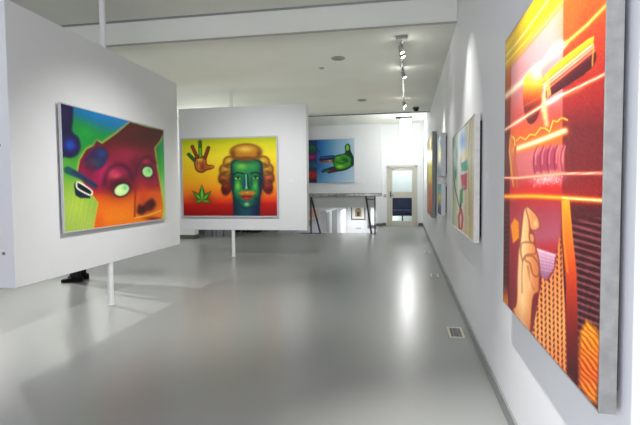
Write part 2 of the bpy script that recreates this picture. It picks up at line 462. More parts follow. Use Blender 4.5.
# --- green face with golden hair
def design_green():
    P = Painter(210, 160, [(181.8, 139.2), (276.4, 137.2), (277, 215.6), (183.8, 216)])
    P.rgb = P.ramp(P.y + .02 * (P.x - 230), [(138, (176, 190, 12)), (145, (218, 214, 20)), (156, (246, 226, 40)), (172, (247, 196, 24)), (186, (245, 160, 16)), (196, (240, 104, 14)), (201, (228, 60, 10)), (205, (190, 14, 6)), (216, (140, 2, 4))])
    P.glow(238, 165, 26, 24, (252, 226, 60), a=.35)
    # raised hand
    def finger(a, b, c, w):
        P.stroke([a, b], w + 1., (60, 28, 10), .6); P.stroke([a, b], w - .3, c, .8)
    P.blob([(194, 159), (198, 156), (206, 156.5), (207.5, 164), (213, 165), (214.8, 167), (212, 169.2), (207, 170.5), (203, 172.8), (198, 172), (195, 168)], (92, 40, 12), .8)
    P.blob([(195, 159.5), (198.5, 157), (205.5, 157.5), (206.5, 164.5), (212.5, 166), (212.5, 168), (206, 169.5), (202.5, 171.5), (198.5, 171), (196, 167)], (186, 92, 30), 1.2)
    P.glow(200, 160, 4, 2.5, (240, 190, 70)); P.glow(198.5, 166, 2.5, 3.5, (225, 150, 90), a=.8); P.glow(203, 167, 2, 4, (120, 50, 20), a=.7)
    finger((188.8, 154.2), (194.6, 160.2), (20, 110, 44), 2.6); finger((192.4, 146.3), (197.4, 157.2), (150, 66, 24), 2.6)
    finger((200.2, 141.4), (200.5, 156), (96, 180, 30), 2.8); finger((208.7, 147.6), (205.3, 157.6), (140, 56, 22), 2.8)
    P.stroke([(200.3, 141.4), (200.3, 147)], 1.8, (30, 90, 20), .8); P.glow(212.5, 166.6, 2, 1.3, (220, 130, 60))
    for k in range(3): P.stroke([(197.5 + 2.6 * k, 160.5), (198 + 2.6 * k, 169)], .5, (90, 36, 12), .5, .7)
    # leaf
    P.glow(202.5, 199, 13, 6, (120, 30, 10), a=.7)
    def leaflet(b, t, w):
        b = np.array(b); t = np.array(t); e = t - b; n = np.array([-e[1], e[0]]) / np.hypot(*e)
        q = [b, b + e * .35 + n * w, b + e * .7 + n * w * .6, t, b + e * .7 - n * w * .6, b + e * .35 - n * w]
        P.poly(q, (22, 70, 20), 1.2); q2 = [b, b + e * .35 + n * w * .6, b + e * .85, b + e * .35 - n * w * .6]
        P.poly(q2, (96, 188, 44), 1.6)
    B0 = (202.4, 200.5)
    leaflet(B0, (194.2, 202.6), 1.8); leaflet(B0, (212.5, 202.4), 1.8)
    leaflet(B0, (192.6, 191.0), 2.6); leaflet(B0, (211.6, 191.2), 2.6); leaflet(B0, (202.1, 184.6), 3.2)
    P.stroke([(202.3, 187), (202.4, 199)], .6, (150, 220, 90), .6)
    # hair
    k = 5.32
    def T(x, y): return (214 + x / k, 138 + y / k)
    def E(x, y, rx, ry, c, rot=0, soft=.2, a=1.): P.ell(214 + x / k, 138 + y / k, rx / k, ry / k, c, rot, soft, a)
    def G(x, y, rx, ry, c, rot=0, a=1.): P.glow(214 + x / k, 138 + y / k, rx / k, ry / k, c, rot, a)
    curls = [(70, 258, 24, 44, (126, 26, 16), 12), (285, 255, 24, 40, (132, 28, 20), -12), (58, 215, 30, 32, (150, 74, 22), 0), (292, 213, 26, 32, (170, 74, 44), 0),
             (66, 170, 34, 32, (190, 126, 28), -20), (283, 168, 32, 32, (190, 124, 28), 20), (84, 128, 32, 30, (205, 146, 30), -30), (264, 128, 32, 30, (205, 146, 30), 30)]
    for x, y, rx, ry, c, r in curls:
        E(x, y, rx + 3, ry + 3, (46, 20, 8), r); E(x, y, rx + 1, ry + 1, c, r, .75); G(x + (8 if x > 172 else -8), y + ry * .5, rx * .8, ry * .4, tuple(v * .4 for v in c), r, .8); G(x - 3, y - 8, rx * .5, ry * .4, tuple(min(255, v * 1.25 + 14) for v in c), r, .8)
    # neck and face
    P.poly([T(102, 300), T(248, 300), T(244, 420), T(104, 420)], P.ramp(P.x, [(233, (6, 30, 50)), (242, (10, 70, 84)), (248, (14, 74, 90)), (256, (8, 34, 70)), (262, (6, 24, 44))]), .8)
    P.blob([T(98, 122), T(172, 108), T(250, 122), T(262, 180), T(260, 250), T(244, 318), T(212, 362), T(176, 378), T(140, 364), T(106, 316), T(92, 250), T(90, 180)], (8, 50, 54), .9)
    P.blob([T(108, 130), T(172, 116), T(240, 130), T(250, 180), T(248, 250), T(234, 310), T(206, 350), T(176, 366), T(146, 352), T(116, 308), T(102, 250), T(100, 180)], (28, 124, 66), 2.6)
    G(150, 150, 40, 28, (120, 196, 70)); G(205, 150, 34, 24, (60, 160, 76), 0, .8); G(172, 128, 70, 12, (16, 84, 64), 0, .7)
    G(128, 255, 22, 30, (110, 205, 70)); G(222, 255, 20, 30, (80, 185, 70)); G(102, 230, 14, 80, (6, 44, 54), 0, 1.); G(248, 235, 17, 85, (6, 34, 54), 0, 1.); G(150, 240, 12, 26, (10, 80, 60), 0, .6); G(200, 240, 10, 30, (8, 60, 60), 0, .7)
    G(176, 345, 60, 22, (10, 74, 80), 0, .8); G(130, 330, 18, 24, (10, 60, 60), 0, .7); G(225, 325, 18, 24, (8, 44, 64), 0, .8)
    # brows, eyes
    P.stroke([T(104, 196), T(125, 184), T(160, 190)], 8 / k, (8, 36, 40), .7); P.stroke([T(196, 190), T(226, 182), T(250, 194)], 8 / k, (8, 32, 44), .7)
    G(128, 214, 22, 12, (10, 60, 50), 0, .8); G(222, 212, 22, 12, (10, 54, 56), 0, .8)
    E(128, 214, 17, 9, (120, 196, 90)); E(222, 212, 17, 9, (104, 180, 90)); E(130, 213, 7, 8, (16, 60, 40)); E(222, 211, 7, 8, (14, 54, 48))
    P.stroke([T(108, 214), T(128, 203), T(150, 216)], 3 / k, (6, 26, 30), .4); P.stroke([T(202, 215), T(222, 201), T(244, 212)], 3 / k, (6, 26, 34), .4)
    # nose
    P.poly([T(164, 190), T(176, 190), T(176, 272), T(156, 266)], (26, 60, 116), 1.); P.poly([T(174, 190), T(184, 192), T(192, 268), T(176, 276)], (12, 60, 60), 1.)
    P.stroke([T(172, 196), T(174, 262)], 6 / k, (124, 214, 130), .8); G(174, 266, 8, 8, (160, 230, 150))
    G(158, 268, 6, 5, (8, 30, 50)); G(192, 268, 6, 5, (8, 30, 40))
    # moustache, lips, chin
    P.poly([T(130, 296), T(152, 280), T(176, 286), T(202, 280), T(226, 294), T(206, 304), T(176, 300), T(150, 304)], (198, 118, 30), .9)
    G(178, 290, 10, 8, (230, 170, 60), 0, .8)
    P.blob([T(146, 312), T(166, 303), T(178, 306), T(190, 303), T(208, 312), T(192, 328), T(176, 331), T(160, 327)], (168, 34, 26), .8)
    P.stroke([T(150, 313), T(178, 314), T(205, 313)], 3 / k, (70, 8, 14), .5); G(174, 321, 12, 4, (235, 90, 70), 0, .7)
    G(176, 352, 16, 13, (140, 216, 140))
    # pompadour
    E(172, 76, 84, 46, (70, 32, 10)); E(172, 74, 80, 43, (186, 122, 22), 0, .5); G(168, 60, 54, 20, (240, 196, 70)); G(172, 106, 64, 9, (96, 50, 12), 0, .85); G(106, 84, 14, 24, (110, 62, 14), 0, .7); G(238, 84, 14, 24, (110, 62, 14), 0, .7)
    P.grain(2.5); return P
P2 = design_green()
painting(P2, 1.943, 1.517, .03, (-4.405, 8.912, .818), 0, 'painting of a green face with golden hair beside a raised hand and leaf', M['lightframe'], .028)

# --- green hand on blue
def design_hand():
    P = Painter(150, 110, [(300.6, 140.3), (353.9, 138.8), (354.1, 182.5), (301.1, 183.1)])
    k = 8.17
    def T(x, y): return (305 + x / k, 136 + y / k)
    def G(x, y, rx, ry, c, rot=0, a=1.): P.glow(305 + x / k, 136 + y / k, rx / k, ry / k, c, rot, a)
    tx = (P.x - 305) * k; ty = (P.y - 136) * k
    P.rgb = P.ramp(tx, [(-40, (30, 40, 90)), (80, (26, 56, 120)), (100, (24, 92, 160)), (160, (62, 132, 190)), (260, (132, 178, 208)), (400, (176, 202, 218))])
    P.put(clamp01((ty - 250) / 160) * .5, P.col((190, 215, 232)))
    P.put(clamp01((100 - tx) / 6), P.ramp(ty, [(20, (20, 60, 110)), (140, (24, 40, 90)), (165, (150, 30, 90)), (190, (60, 30, 100)), (240, (20, 110, 110)), (270, (30, 60, 80)), (310, (170, 30, 40)), (380, (30, 30, 60))]))
    G(60, 105, 34, 34, (40, 130, 50)); G(60, 110, 14, 14, (16, 60, 30)); G(56, 175, 26, 16, (190, 40, 110)); G(55, 320, 28, 30, (210, 40, 40)); G(55, 320, 10, 12, (120, 16, 30)); G(60, 240, 20, 22, (20, 70, 140))
    P.stroke([T(90, 100), T(120, 130)], .8, (16, 60, 40), .6)
    # fingers
    P.poly([T(112, 196), T(128, 168), T(240, 156), T(245, 190), T(130, 204)], (16, 34, 78), .8); P.stroke([T(135, 180), T(235, 170)], 1.2, (40, 90, 150), .8)
    P.poly([T(114, 208), T(235, 196), T(240, 214), T(122, 220)], (150, 82, 34), .6); G(205, 205, 16, 8, (230, 170, 90)); G(140, 210, 20, 6, (90, 40, 24))
    P.poly([T(132, 290), T(150, 272), T(240, 246), T(255, 268), T(180, 292), T(140, 302)], (18, 56, 44), .8); G(195, 285, 24, 8, (40, 130, 50))
    P.poly([T(180, 296), T(250, 262), T(300, 270), T(290, 288), T(190, 308)], (86, 24, 54), .7)
    # palm and thumb
    P.blob([T(228, 200), T(250, 160), T(320, 142), T(330, 120), T(326, 85), T(346, 62), T(368, 76), T(374, 120), T(398, 170), T(408, 220), T(396, 240), T(350, 272), T(290, 288), T(248, 268)], (14, 48, 34), .8)
    P.blob([T(238, 200), T(258, 168), T(330, 150), T(380, 190), T(384, 228), T(340, 258), T(285, 274), T(250, 254)], (56, 146, 32), 1.6)
    P.ell(305 + 348 / k, 136 + 96 / k, 14 / k, 25 / k, (110, 190, 40), 0, .4)
    G(285, 250, 36, 16, (150, 215, 50)); G(270, 180, 24, 14, (110, 190, 40), 0, .8); G(330, 195, 34, 18, (12, 60, 50), 20, .9); G(385, 215, 14, 30, (10, 36, 50)); G(345, 150, 10, 20, (20, 70, 40), 0, .8)
    P.stroke([T(255, 215), T(310, 225), T(350, 205)], .7, (16, 60, 30), .6)
    P.grain(3); return P
P3 = design_hand()
painting(P3, 1.92, 1.53, .04, (-3.75, 16.844, 1.552), 0, 'painting of a green hand on blue, hung over the stairwell', M['lightframe'], .012)

# --- large red and orange canvas on the right wall
def design_red():
    P = Painter(260, 330, [(505.8, 41), (610, -98), (602.5, 410), (505.6, 300.5)])
    k = 3.864
    def A(x, y): return (504 + x / k, y / k)
    def B(x, y): return (504 + x / k, 100 + y / k)
    def C(x, y): return (504 + x / k, 190 + y / k)
    def D(x, y): return (504 + x / 3.4, 290 + y / 3.4)
    # ground: right panel orange to maroon
    P.rgb = P.ramp(P.y, [(-100, (236, 150, 30)), (-20, (226, 110, 26)), (15, (214, 84, 28)), (45, (196, 58, 26)), (80, (176, 38, 26)), (110, (150, 26, 28)), (135, (104, 16, 26)), (175, (112, 18, 28)), (198, (140, 20, 24)), (215, (74, 14, 22)), (300, (60, 14, 22)), (410, (58, 14, 20))])
    n = rng.normal(0, 1, (P.H, P.W))
    P.rgb = P.rgb + (n * np.clip((P.x - 545) / 20, 0, 1) * 9)[..., None]
    # ribbed lower right
    q = (P.y - 205) - (P.x - 565) * (.30 + .0011 * (P.y - 230))
    rib = np.sin(q * 2 * PI / 6.6)
    zone = clamp01((P.y - 222) / 6) * clamp01((P.x - 572) / 4)
    P.put(zone * clamp01((rib - .35) * 2.2) * .75, P.col((150, 84, 88)))
    P.put(zone * clamp01((-rib - .4) * 2) * .6, P.col((30, 6, 12)))
    # middle panel
    mid = clamp01((P.x - 511) / 1.2) * clamp01((566 - P.x) / 1.2)
    P.put(mid, P.ramp(P.y, [(-60, (240, 200, 40)), (20, (226, 170, 150)), (60, (222, 156, 158)), (95, (206, 120, 122)), (120, (198, 70, 60)), (132, (226, 84, 30)), (150, (222, 90, 34)), (160, (204, 92, 88)), (180, (184, 58, 66)), (192, (186, 30, 30)), (205, (164, 40, 48)), (225, (160, 54, 66)), (250, (148, 36, 50)), (300, (120, 30, 40))]))
    # left strip
    lf = clamp01((511.5 - P.x) / 1.)
    P.put(lf, P.ramp(P.y, [(40, (226, 150, 40)), (70, (210, 120, 40)), (100, (160, 60, 26)), (120, (110, 24, 24)), (150, (96, 18, 26)), (200, (92, 16, 24)), (230, (66, 14, 22)), (285, (80, 20, 22)), (300, (200, 110, 40))]))
    q2 = (P.y - 205) + (P.x - 505) * .2
    P.put(lf * clamp01((P.y - 205) / 8) * clamp01((np.sin(q2 * 2 * PI / 5) - .4) * 2) * .6 * clamp01((285 - P.y) / 10), P.col((130, 60, 60)))
    # yellow bands across the top
    def band(p0, p1, wd, c, a=1., s=2.): P.stroke([p0, p1], wd, c, s, a)
    P.poly([A(4, 170), A(124, -12), A(240, -150), A(240, 10), A(20, 252), A(6, 260)], (238, 190, 22), 5)
    P.poly([A(4, 235), A(236, -40), A(236, 20), A(14, 262)], (232, 170, 30), 4, .8)
    P.beam([A(0, 224), A(80, 135), A(220, -40)], 1.0, P.col((255, 244, 150))); P.beam([A(6, 246), A(150, 100), A(240, 0)], .9, P.col((255, 236, 60)))
    P.beam([A(0, 190), A(110, 50), A(200, -80)], 2.2, P.col((250, 216, 20))); P.beam([A(30, 256), A(180, 100), A(236, 36)], 1., P.col((214, 150, 20)), .7)
    # orange wash right of the seam
    P.glow(572, 30, 14, 34, (232, 110, 36), a=.5)
    # long light beam
    P.beam([A(0, 378), A(120, 290), A(240, 196), A(330, 128), A(415, 50)], 2.2, P.col((248, 150, 60)))
    P.beam([A(10, 370), A(120, 286), A(240, 194)], 3.0, P.col((255, 236, 214)), .9); P.glow(*A(215, 205), 9, 5, (255, 250, 235), -40); P.glow(*A(120, 285), 10, 4.5, (255, 250, 240), -38)
    P.beam([A(240, 194), A(330, 128), A(415, 50)], 1.1, P.col((255, 206, 90)))
    # hanging dark egg with glowing top
    eg = [A(86, 300), A(110, 282), A(140, 284), A(154, 310), A(156, 360), A(150, 430), A(132, 476), A(108, 488), A(90, 460), A(80, 400), A(80, 340)]
    P.blob(eg, P.ramp(P.y, [(74, (255, 236, 140)), (84, (255, 210, 60)), (92, (244, 140, 30)), (100, (200, 70, 24)), (110, (120, 26, 26)), (126, (84, 12, 20))]), .9)
    P.glow(*A(132, 298), 5, 8, (255, 246, 190)); P.beam([A(76, 420), A(160, 380)], .6, P.col((240, 120, 90)), .6); P.beam([A(82, 452), A(150, 415)], .5, P.col((220, 90, 80)), .5)
    # log of streaks
    log = [A(168, 300), A(340, 180), A(356, 200), A(354, 290), A(180, 390), A(164, 370)]
    d = P.poly_d(P.smooth(log, 4)); lt = (P.y - (300 / k)) + (P.x - (504 + 168 / k)) * .70
    st = P.ramp(lt, [(-2, (250, 200, 60)), (3, (252, 206, 30)), (7, (240, 140, 24)), (9, (255, 240, 210)), (10.5, (214, 90, 40)), (12.5, (250, 210, 170)), (14, (176, 44, 30)), (16.5, (230, 130, 90)), (18, (110, 20, 28)), (24, (66, 10, 24))])
    P.put(clamp01(.5 - d / .8), st)
    P.poly([A(168, 300), A(178, 296), A(192, 380), A(176, 392)], (244, 190, 90), .8, .8); P.stroke([A(340, 182), A(356, 214), A(352, 286)], 1.4, (250, 170, 50), .9, .8)
    P.beam([A(160, 420), A(166, 470)], 2.2, P.col((250, 170, 90)), .9); P.beam([A(168, 340), A(160, 440)], 1.5, P.col((255, 220, 170)), .8)
    # second beam
    P.beam([B(0, 120), B(90, 70), B(190, 18), B(290, -12), B(330, -36), B(412, -68)], 2.2, P.col((240, 110, 60)), .9); P.beam([B(6, 116), B(190, 16), B(412, -68)], .9, P.col((255, 224, 190)))
    P.glow(*B(200, 16), 14, 3.2, (255, 236, 226), -28, .95); P.glow(*B(60, 88), 10, 2.4, (250, 220, 210), -28, .7)
    P.beam([B(162, -6), B(174, 110)], 2.4, P.col((252, 200, 140)), .8)
    # zigzag drip
    zz = [(30, 140), (50, 166), (70, 148), (90, 160), (108, 142), (130, 146), (150, 120), (168, 122), (186, 138), (200, 96), (216, 102), (232, 88), (246, 92), (256, 98)]
    P.beam([B(x, y + 3) for x, y in zz], 1.5, P.col((190, 60, 20)), .6); P.stroke([B(*p) for p in zz], 1.2, (246, 206, 50), .7)
    # white-yellow bar
    P.beam([B(50, 196), B(120, 178), B(246, 140)], 4.0, P.col((246, 150, 50)), .9); P.beam([B(56, 192), B(140, 170), B(246, 138)], 2.2, P.col((255, 238, 190)), .95)
    # pink zone with dark arches
    P.poly([B(60, 210), B(180, 188), B(246, 190), B(246, 300), B(60, 300)], (198, 98, 100), 3, .8)
    P.poly([B(122, 238), B(160, 205), B(214, 196), B(222, 284), B(126, 290)], (150, 36, 66), 4, .8)
    for i, x in enumerate((124, 150, 178, 206, 232)):
        P.stroke([B(x + 14, 190), B(x + 2, 215), B(x - 2, 250), B(x + 6, 296)], .9, (110, 16, 44), .8, .9); P.stroke([B(x + 17, 196), B(x + 8, 225), B(x + 8, 260)], .9, (236, 140, 150), .8, .75)
    for x in (140, 165, 190, 212): P.stroke([B(x, 290), B(x + 4, 310), B(x + 2, 330)], 1., (250, 150, 90), .8, .7)
    # ring at left
    P.stroke([B(34, 142), B(46, 150), B(50, 190), B(46, 250), B(56, 300), B(60, 350)], 2.6, (186, 90, 26), .8); P.stroke([B(30, 150), B(26, 200), B(34, 270), B(44, 340)], 1.6, (216, 150, 40), .7)
    P.stroke([B(34, 142), B(46, 150), B(48, 180)], 1., (246, 210, 70), .6)
    # sparkling line and strong orange line
    P.glow(*B(180, 318), 18, 6, (246, 190, 190), 0, .7)
    P.beam([B(0, 302), B(60, 306), B(240, 302), B(410, 312)], 1.8, P.col((234, 110, 80)), .9); P.beam([B(0, 301), B(60, 306), B(240, 302), B(410, 312)], .7, P.col((255, 214, 170)))
    for i in range(46):
        P.glow(*B(120 + rng.random() * 120, 310 + rng.random() * 40), .7, .7, (255, 226, 220), 0, .8)
    P.put(mid * np.exp(-((P.y - 192) / 4.) ** 2) * .8, P.col((206, 30, 30)))
    ln = [B(0, 374), B(120, 380), B(240, 394), B(410, 416)]
    P.beam(ln, 3.4, P.col((232, 90, 20)), .9); P.beam(ln, 1.5, P.col((255, 190, 30))); P.beam(ln[2:], .8, P.col((255, 240, 170)))
    # lower middle: pink dress, mauve yoke
    P.poly([C(62, 40), C(236, 60), C(228, 200), C(208, 262), C(140, 240), C(120, 150), C(62, 120)], P.ramp(P.y, [(200, (180, 34, 36)), (215, (162, 56, 70)), (240, (168, 76, 94)), (250, (178, 44, 52)), (262, (160, 54, 66))]), 2)
    P.poly([C(136, 236), C(212, 264), C(208, 310), C(180, 356), C(158, 346), C(148, 300)], P.ramp(P.y, [(250, (236, 190, 206)), (258, (206, 150, 172)), (280, (150, 90, 120))]), 1.6)
    P.beam([C(136, 236), C(212, 264)], 1., P.col((250, 214, 224)), .9)
    for i in range(5): P.beam([C(140, 256 + i * 14), C(208, 278 + i * 12)], .5, P.col((236, 200, 214)), .5)
    # orange vertical strip
    P.poly([C(236, 56), C(266, 50), C(280, 190), C(296, 330), C(300, 440), D(270, 330), D(236, 330), D(222, 200), C(256, 380), C(240, 200)], P.ramp(P.y, [(200, (246, 170, 24)), (225, (236, 130, 24)), (260, (222, 90, 22)), (290, (186, 50, 22)), (330, (120, 24, 24)), (370, (70, 14, 22))]), 1.2)
    P.beam([C(238, 60), C(246, 200), C(262, 330)], .8, P.col((250, 150, 40)), .6)
    # woven basket
    wv = [C(230, 180), C(240, 240), C(244, 330), C(250, 430), D(228, 200), D(230, 286), D(190, 246), D(108, 152), D(120, 90), D(134, 10), C(156, 386), C(160, 344), C(184, 362), C(212, 316), C(220, 240)]
    dw = P.poly_d(wv); iw = clamp01(.5 - dw / .8)
    P.put(iw, P.ramp(P.y, [(235, (206, 110, 50)), (280, (226, 140, 74)), (330, (236, 160, 86)), (370, (226, 130, 70))]))
    a = (P.x - .02 * P.y) / 4.1; row = np.floor(a); b = P.y / 5.6 + .5 * (row % 2) + (P.x - 540) * .03
    cell = clamp01(1.25 - np.hypot((a - row - .5 - .12 * np.where(row % 2 > 0, 1, -1) * (b - np.floor(b) - .5) * 2) / .27, (b - np.floor(b) - .5) / .40) ** 2)
    P.put(iw * clamp01(cell * 1.6) * .85, P.col((96, 20, 22)))
    # small orange tab at left
    P.poly([C(34, 140), C(50, 112), C(66, 130), C(68, 190), C(44, 210)], (236, 140, 26), 1.2)
    # hand
    skin = lambda: P.ramp(P.x, [(516, (238, 166, 96)), (526, (250, 206, 142)), (534, (228, 146, 84)), (546, (190, 96, 54))])
    def flesh(pts, soft=.7):
        P.blob(pts, (116, 44, 28), 1.6); pp = P.smooth(pts, 5); d2 = P.poly_d(pp); P.put(clamp01((-d2 + .1) / 1.9), skin()); return d2
    flesh([C(58, 440), C(62, 330), C(64, 250), C(72, 200), C(84, 90), C(98, 74), C(112, 110), C(112, 170), C(118, 205), C(140, 240), C(152, 300), C(152, 360), C(150, 400), C(128, 420), D(104, 130), D(96, 160), D(60, 110), D(40, 70)])
    flesh([C(94, 80), C(104, 72), C(140, 106), C(152, 140), C(150, 158), C(130, 166), C(112, 158), C(104, 120)])
    flesh([C(108, 178), C(124, 176), C(132, 196), C(126, 214), C(112, 208)])
    flesh([C(76, 214), C(96, 206), C(128, 214), C(138, 238), C(132, 256), C(98, 258), C(84, 280), C(74, 250)])
    flesh([C(92, 262), C(124, 262), C(146, 290), C(152, 322), C(140, 344), C(122, 330), C(110, 290), C(96, 282)])
    P.beam([C(84, 270), C(80, 330), C(82, 400)], .9, P.col((150, 70, 40)), .6); P.beam([C(104, 300), C(112, 350), C(128, 390)], .9, P.col((150, 70, 40)), .6)
    P.glow(*C(72, 340), 3, 20, (255, 206, 150), 0, .7); P.glow(*C(110, 370), 4, 12, (252, 200, 140), 0, .6); P.glow(*C(134, 140), 3, 5, (255, 216, 160), 0, .7)
    P.put(clamp01((P.y - 296 - (P.x - 512) * .5) / 18) * clamp01((540 - P.x) / 8) * clamp01((P.x - 514) / 4) * .35, P.col((170, 80, 40)))
    # flame at the lower right
    fl = [D(296, 108), D(332, 140), D(345, 180), D(340, 300), D(332, 395), D(300, 370), D(270, 330), D(268, 230), D(272, 150)]
    df = P.poly_d(fl); P.put(clamp01((-df + 1.5) / 5), P.ramp(P.y, [(322, (246, 160, 30)), (345, (240, 130, 22)), (375, (220, 84, 20)), (400, (236, 140, 30))]))
    ff = clamp01((-df + 1.5) / 5); s2 = np.sin(((P.y - 320) - (P.x - 585) * 1.15) * 2 * PI / 6.5 + np.sin(P.y * .3))
    P.put(ff * clamp01((s2 - .3) * 1.6) * .7, P.col((140, 30, 16))); P.put(ff * clamp01((-s2 - .6) * 2) * .6, P.col((255, 206, 70)))
    P.grain(4); return P
P4 = design_red()
painting(P4, 1.289, 1.366, .05, (.5105, 2.668, .724), -PI / 2, 'very large red and orange painting with a hand, nearest on the right wall', M['galv'], .007, .0, batten=True)

# --- mid right wall: pale figure canvas
def design_pale():
    P = Painter(80, 150, [(453.3, 134), (475.8, 115), (476, 239), (453.5, 227)])
    P.rgb = P.ramp(P.x, [(453, (158, 164, 120)), (455, (120, 160, 140)), (457, (190, 206, 186)), (460, (232, 236, 230)), (464, (214, 226, 232)), (467.5, (206, 206, 176)), (470, (212, 204, 178)), (473, (202, 194, 152)), (476, (218, 214, 198))])
    t = clamp01((P.y - 165) / 40)
    P.put(t * .7, P.ramp(P.x, [(453, (170, 190, 130)), (458, (226, 216, 180)), (463, (230, 206, 184)), (469, (212, 190, 144)), (473, (200, 178, 104)), (476, (208, 190, 164))]))
    k = 5.67
    def T(x, y): return (445 + x / k, 105 + y / k)
    def G(x, y, rx, ry, c, a=1.): P.glow(445 + x / k, 105 + y / k, rx / k, ry / k, c, 0, a)
    G(110, 190, 22, 60, (120, 160, 222)); G(120, 275, 14, 24, (226, 216, 110)); G(72, 270, 10, 60, (90, 150, 160), .8)
    P.poly([T(100, 320), T(134, 300), T(138, 360), T(104, 366)], (40, 150, 120), 1.2); G(66, 380, 10, 40, (40, 120, 90))
    P.poly([T(98, 390), T(136, 378), T(134, 470), T(110, 480)], (196, 44, 66), 1.2); G(118, 455, 10, 12, (160, 150, 190))
    def U(x, y): return (445 + x / k, 170 + y / k)
    P.stroke([U(56, 40), U(66, 110), U(92, 210)], .8, (40, 60, 50), .6); P.poly([U(94, 110), U(112, 90), U(112, 180), U(92, 200)], (70, 160, 96), 1.2)
    P.stroke([U(100, 190), U(96, 226)], 1.6, (20, 50, 90), .7)
    P.stroke([U(102, 222), U(88, 262), U(90, 336), U(106, 336), U(112, 270), U(102, 222)], 1.8, (190, 40, 40), .7); G(98, 300, 8, 30, (232, 150, 120), .8)
    for i in range(14): P.stroke([(454 + i * 1.6, 116), (453.6 + i * 1.6 + (i % 3) * .4, 240)], .5, [(120, 150, 130), (236, 232, 214), (180, 150, 130)][i % 3], .8, .3)
    P.stroke([T(150, 90), T(140, 300), U(150, 250)], .7, (150, 120, 80), .6, .6)
    P.grain(6); return P
P5 = design_pale()
painting(P5, 1.77, .98, .045, (.516, 5.62, .91), -PI / 2, 'pale canvas with blue, green and red figure shapes, second nearest on the right wall', M['cream'], .01)

def design_upper():
    P = Painter(40, 60, [(0, 0), (10, 0), (10, 10), (0, 10)])
    P.rgb = P.ramp(P.y, [(0, (176, 196, 206)), (3, (206, 216, 196)), (5, (226, 222, 150)), (7, (170, 200, 206)), (10, (120, 150, 170))])
    P.glow(6, 5, 2, 3, (226, 206, 120)); P.glow(7, 1.5, 3, 1.5, (120, 170, 210)); P.glow(3, 8, 2, 1.5, (60, 90, 110)); P.grain(4); return P
def design_lower():
    P = Painter(40, 60, [(0, 0), (10, 0), (10, 10), (0, 10)])
    P.rgb = P.ramp(P.y, [(0, (60, 160, 160)), (2, (90, 180, 180)), (4.5, (200, 190, 90)), (6.5, (150, 160, 140)), (8, (30, 50, 120)), (10, (20, 30, 70))])
    P.glow(5, 4.5, 3, 1.8, (230, 206, 80)); P.glow(5, 6.5, 1.5, 1, (190, 120, 60)); P.grain(4); return P
def design_sunset():
    P = Painter(40, 80, [(0, 0), (10, 0), (10, 10), (0, 10)])
    P.rgb = P.ramp(P.y, [(0, (226, 216, 170)), (2, (236, 220, 130)), (4, (240, 216, 50)), (5.6, (236, 196, 30)), (6.2, (214, 120, 40)), (8, (206, 100, 36)), (10, (150, 70, 30))])
    P.glow(6, 4.4, 4, 1, (250, 236, 90)); P.glow(3, 8, 3, 1.6, (226, 120, 40)); P.grain(4); return P
painting(design_upper(), .8, .615, .066, (.50, 7.95, 1.505), -PI / 2, 'small pale blue and cream canvas hung above another on the right wall', M['lightframe'], .006)
painting(design_lower(), .8, .457, .066, (.50, 7.95, .93), -PI / 2, 'small teal and navy canvas hung below another on the right wall', M['lightframe'], .006)
painting(design_sunset(), 2.22, 1.67, .071, (.495, 11.75, .75), -PI / 2, 'yellow canvas turning orange below, farthest on the right wall', M['greyside'], .006)

# small name cards beside the works
def card(loc, rz, label):
    bm = bmesh.new(); box(bm, -.05, .05, -.003, 0, -.035, .035)
    o = obj('wall_label', bm, M['white'], None, .001); o.location = loc; o.rotation_euler = (0, 0, rz)
    return tag(o, label, 'label')
card((-2.19, 8.957, 1.5), 0, 'small white name card beside the green face painting')
card((.575, 3.62, 1.42), -PI / 2, 'small white name card beside the pale canvas on the right wall')
card((-1.48, 16.9, 1.56), 0, 'small white name card beside the green hand painting')

# ------------------------------------------------------------------ stairwell: balustrade, prints
b = thing('balustrade', 'steel balustrade with a wide rail and leaning struts at the stairwell', 'railing', (-1.9, 13.96, 0))
X0 = -1.9
boxes('handrail', mat('steel with painted reflections', (150, 150, 146), .3, .6, noise=.5, nscale=9), [(-3.98 - X0, -.70 - X0, -.03, .03, 1.10, 1.20)], b, .012)  # strong colour noise paints the rail's mottled reflections
for x in (-2.815, -.907):
    bm = bmesh.new(); box(bm, x - X0 - .02, x - X0 + .02, -.02, .02, .0, 1.1); box(bm, x - X0 - .06, x - X0 + .06, -.05, .05, 0, .012)
    obj('post', bm, M['darksteel'], b)
for (xa, za, xb, zb) in ((-2.81, 1.1, -2.53, .0), (-1.17, 1.1, -1.01, .0)):
    bm = bmesh.new(); tube(bm, (xa - X0, 0, za), (xb - X0, 0, zb), .027, seg=10)
    obj('strut', bm, M['darksteel'], b)
boxes('infill_panel', mat('pale grey panel', (196, 201, 201), .5), [(-3.98 - X0, -.93 - X0, .03, .045, .775, 1.1)], b, .004)
boxes('cross_bar', M['darksteel'], [(-1.17 - X0, -.907 - X0, -.012, .012, 1.0, 1.025)], b)
boxes('base_rail', M['darksteel'], [(-3.1 - X0, -2.5 - X0, -.02, .02, 0, .02)], b)

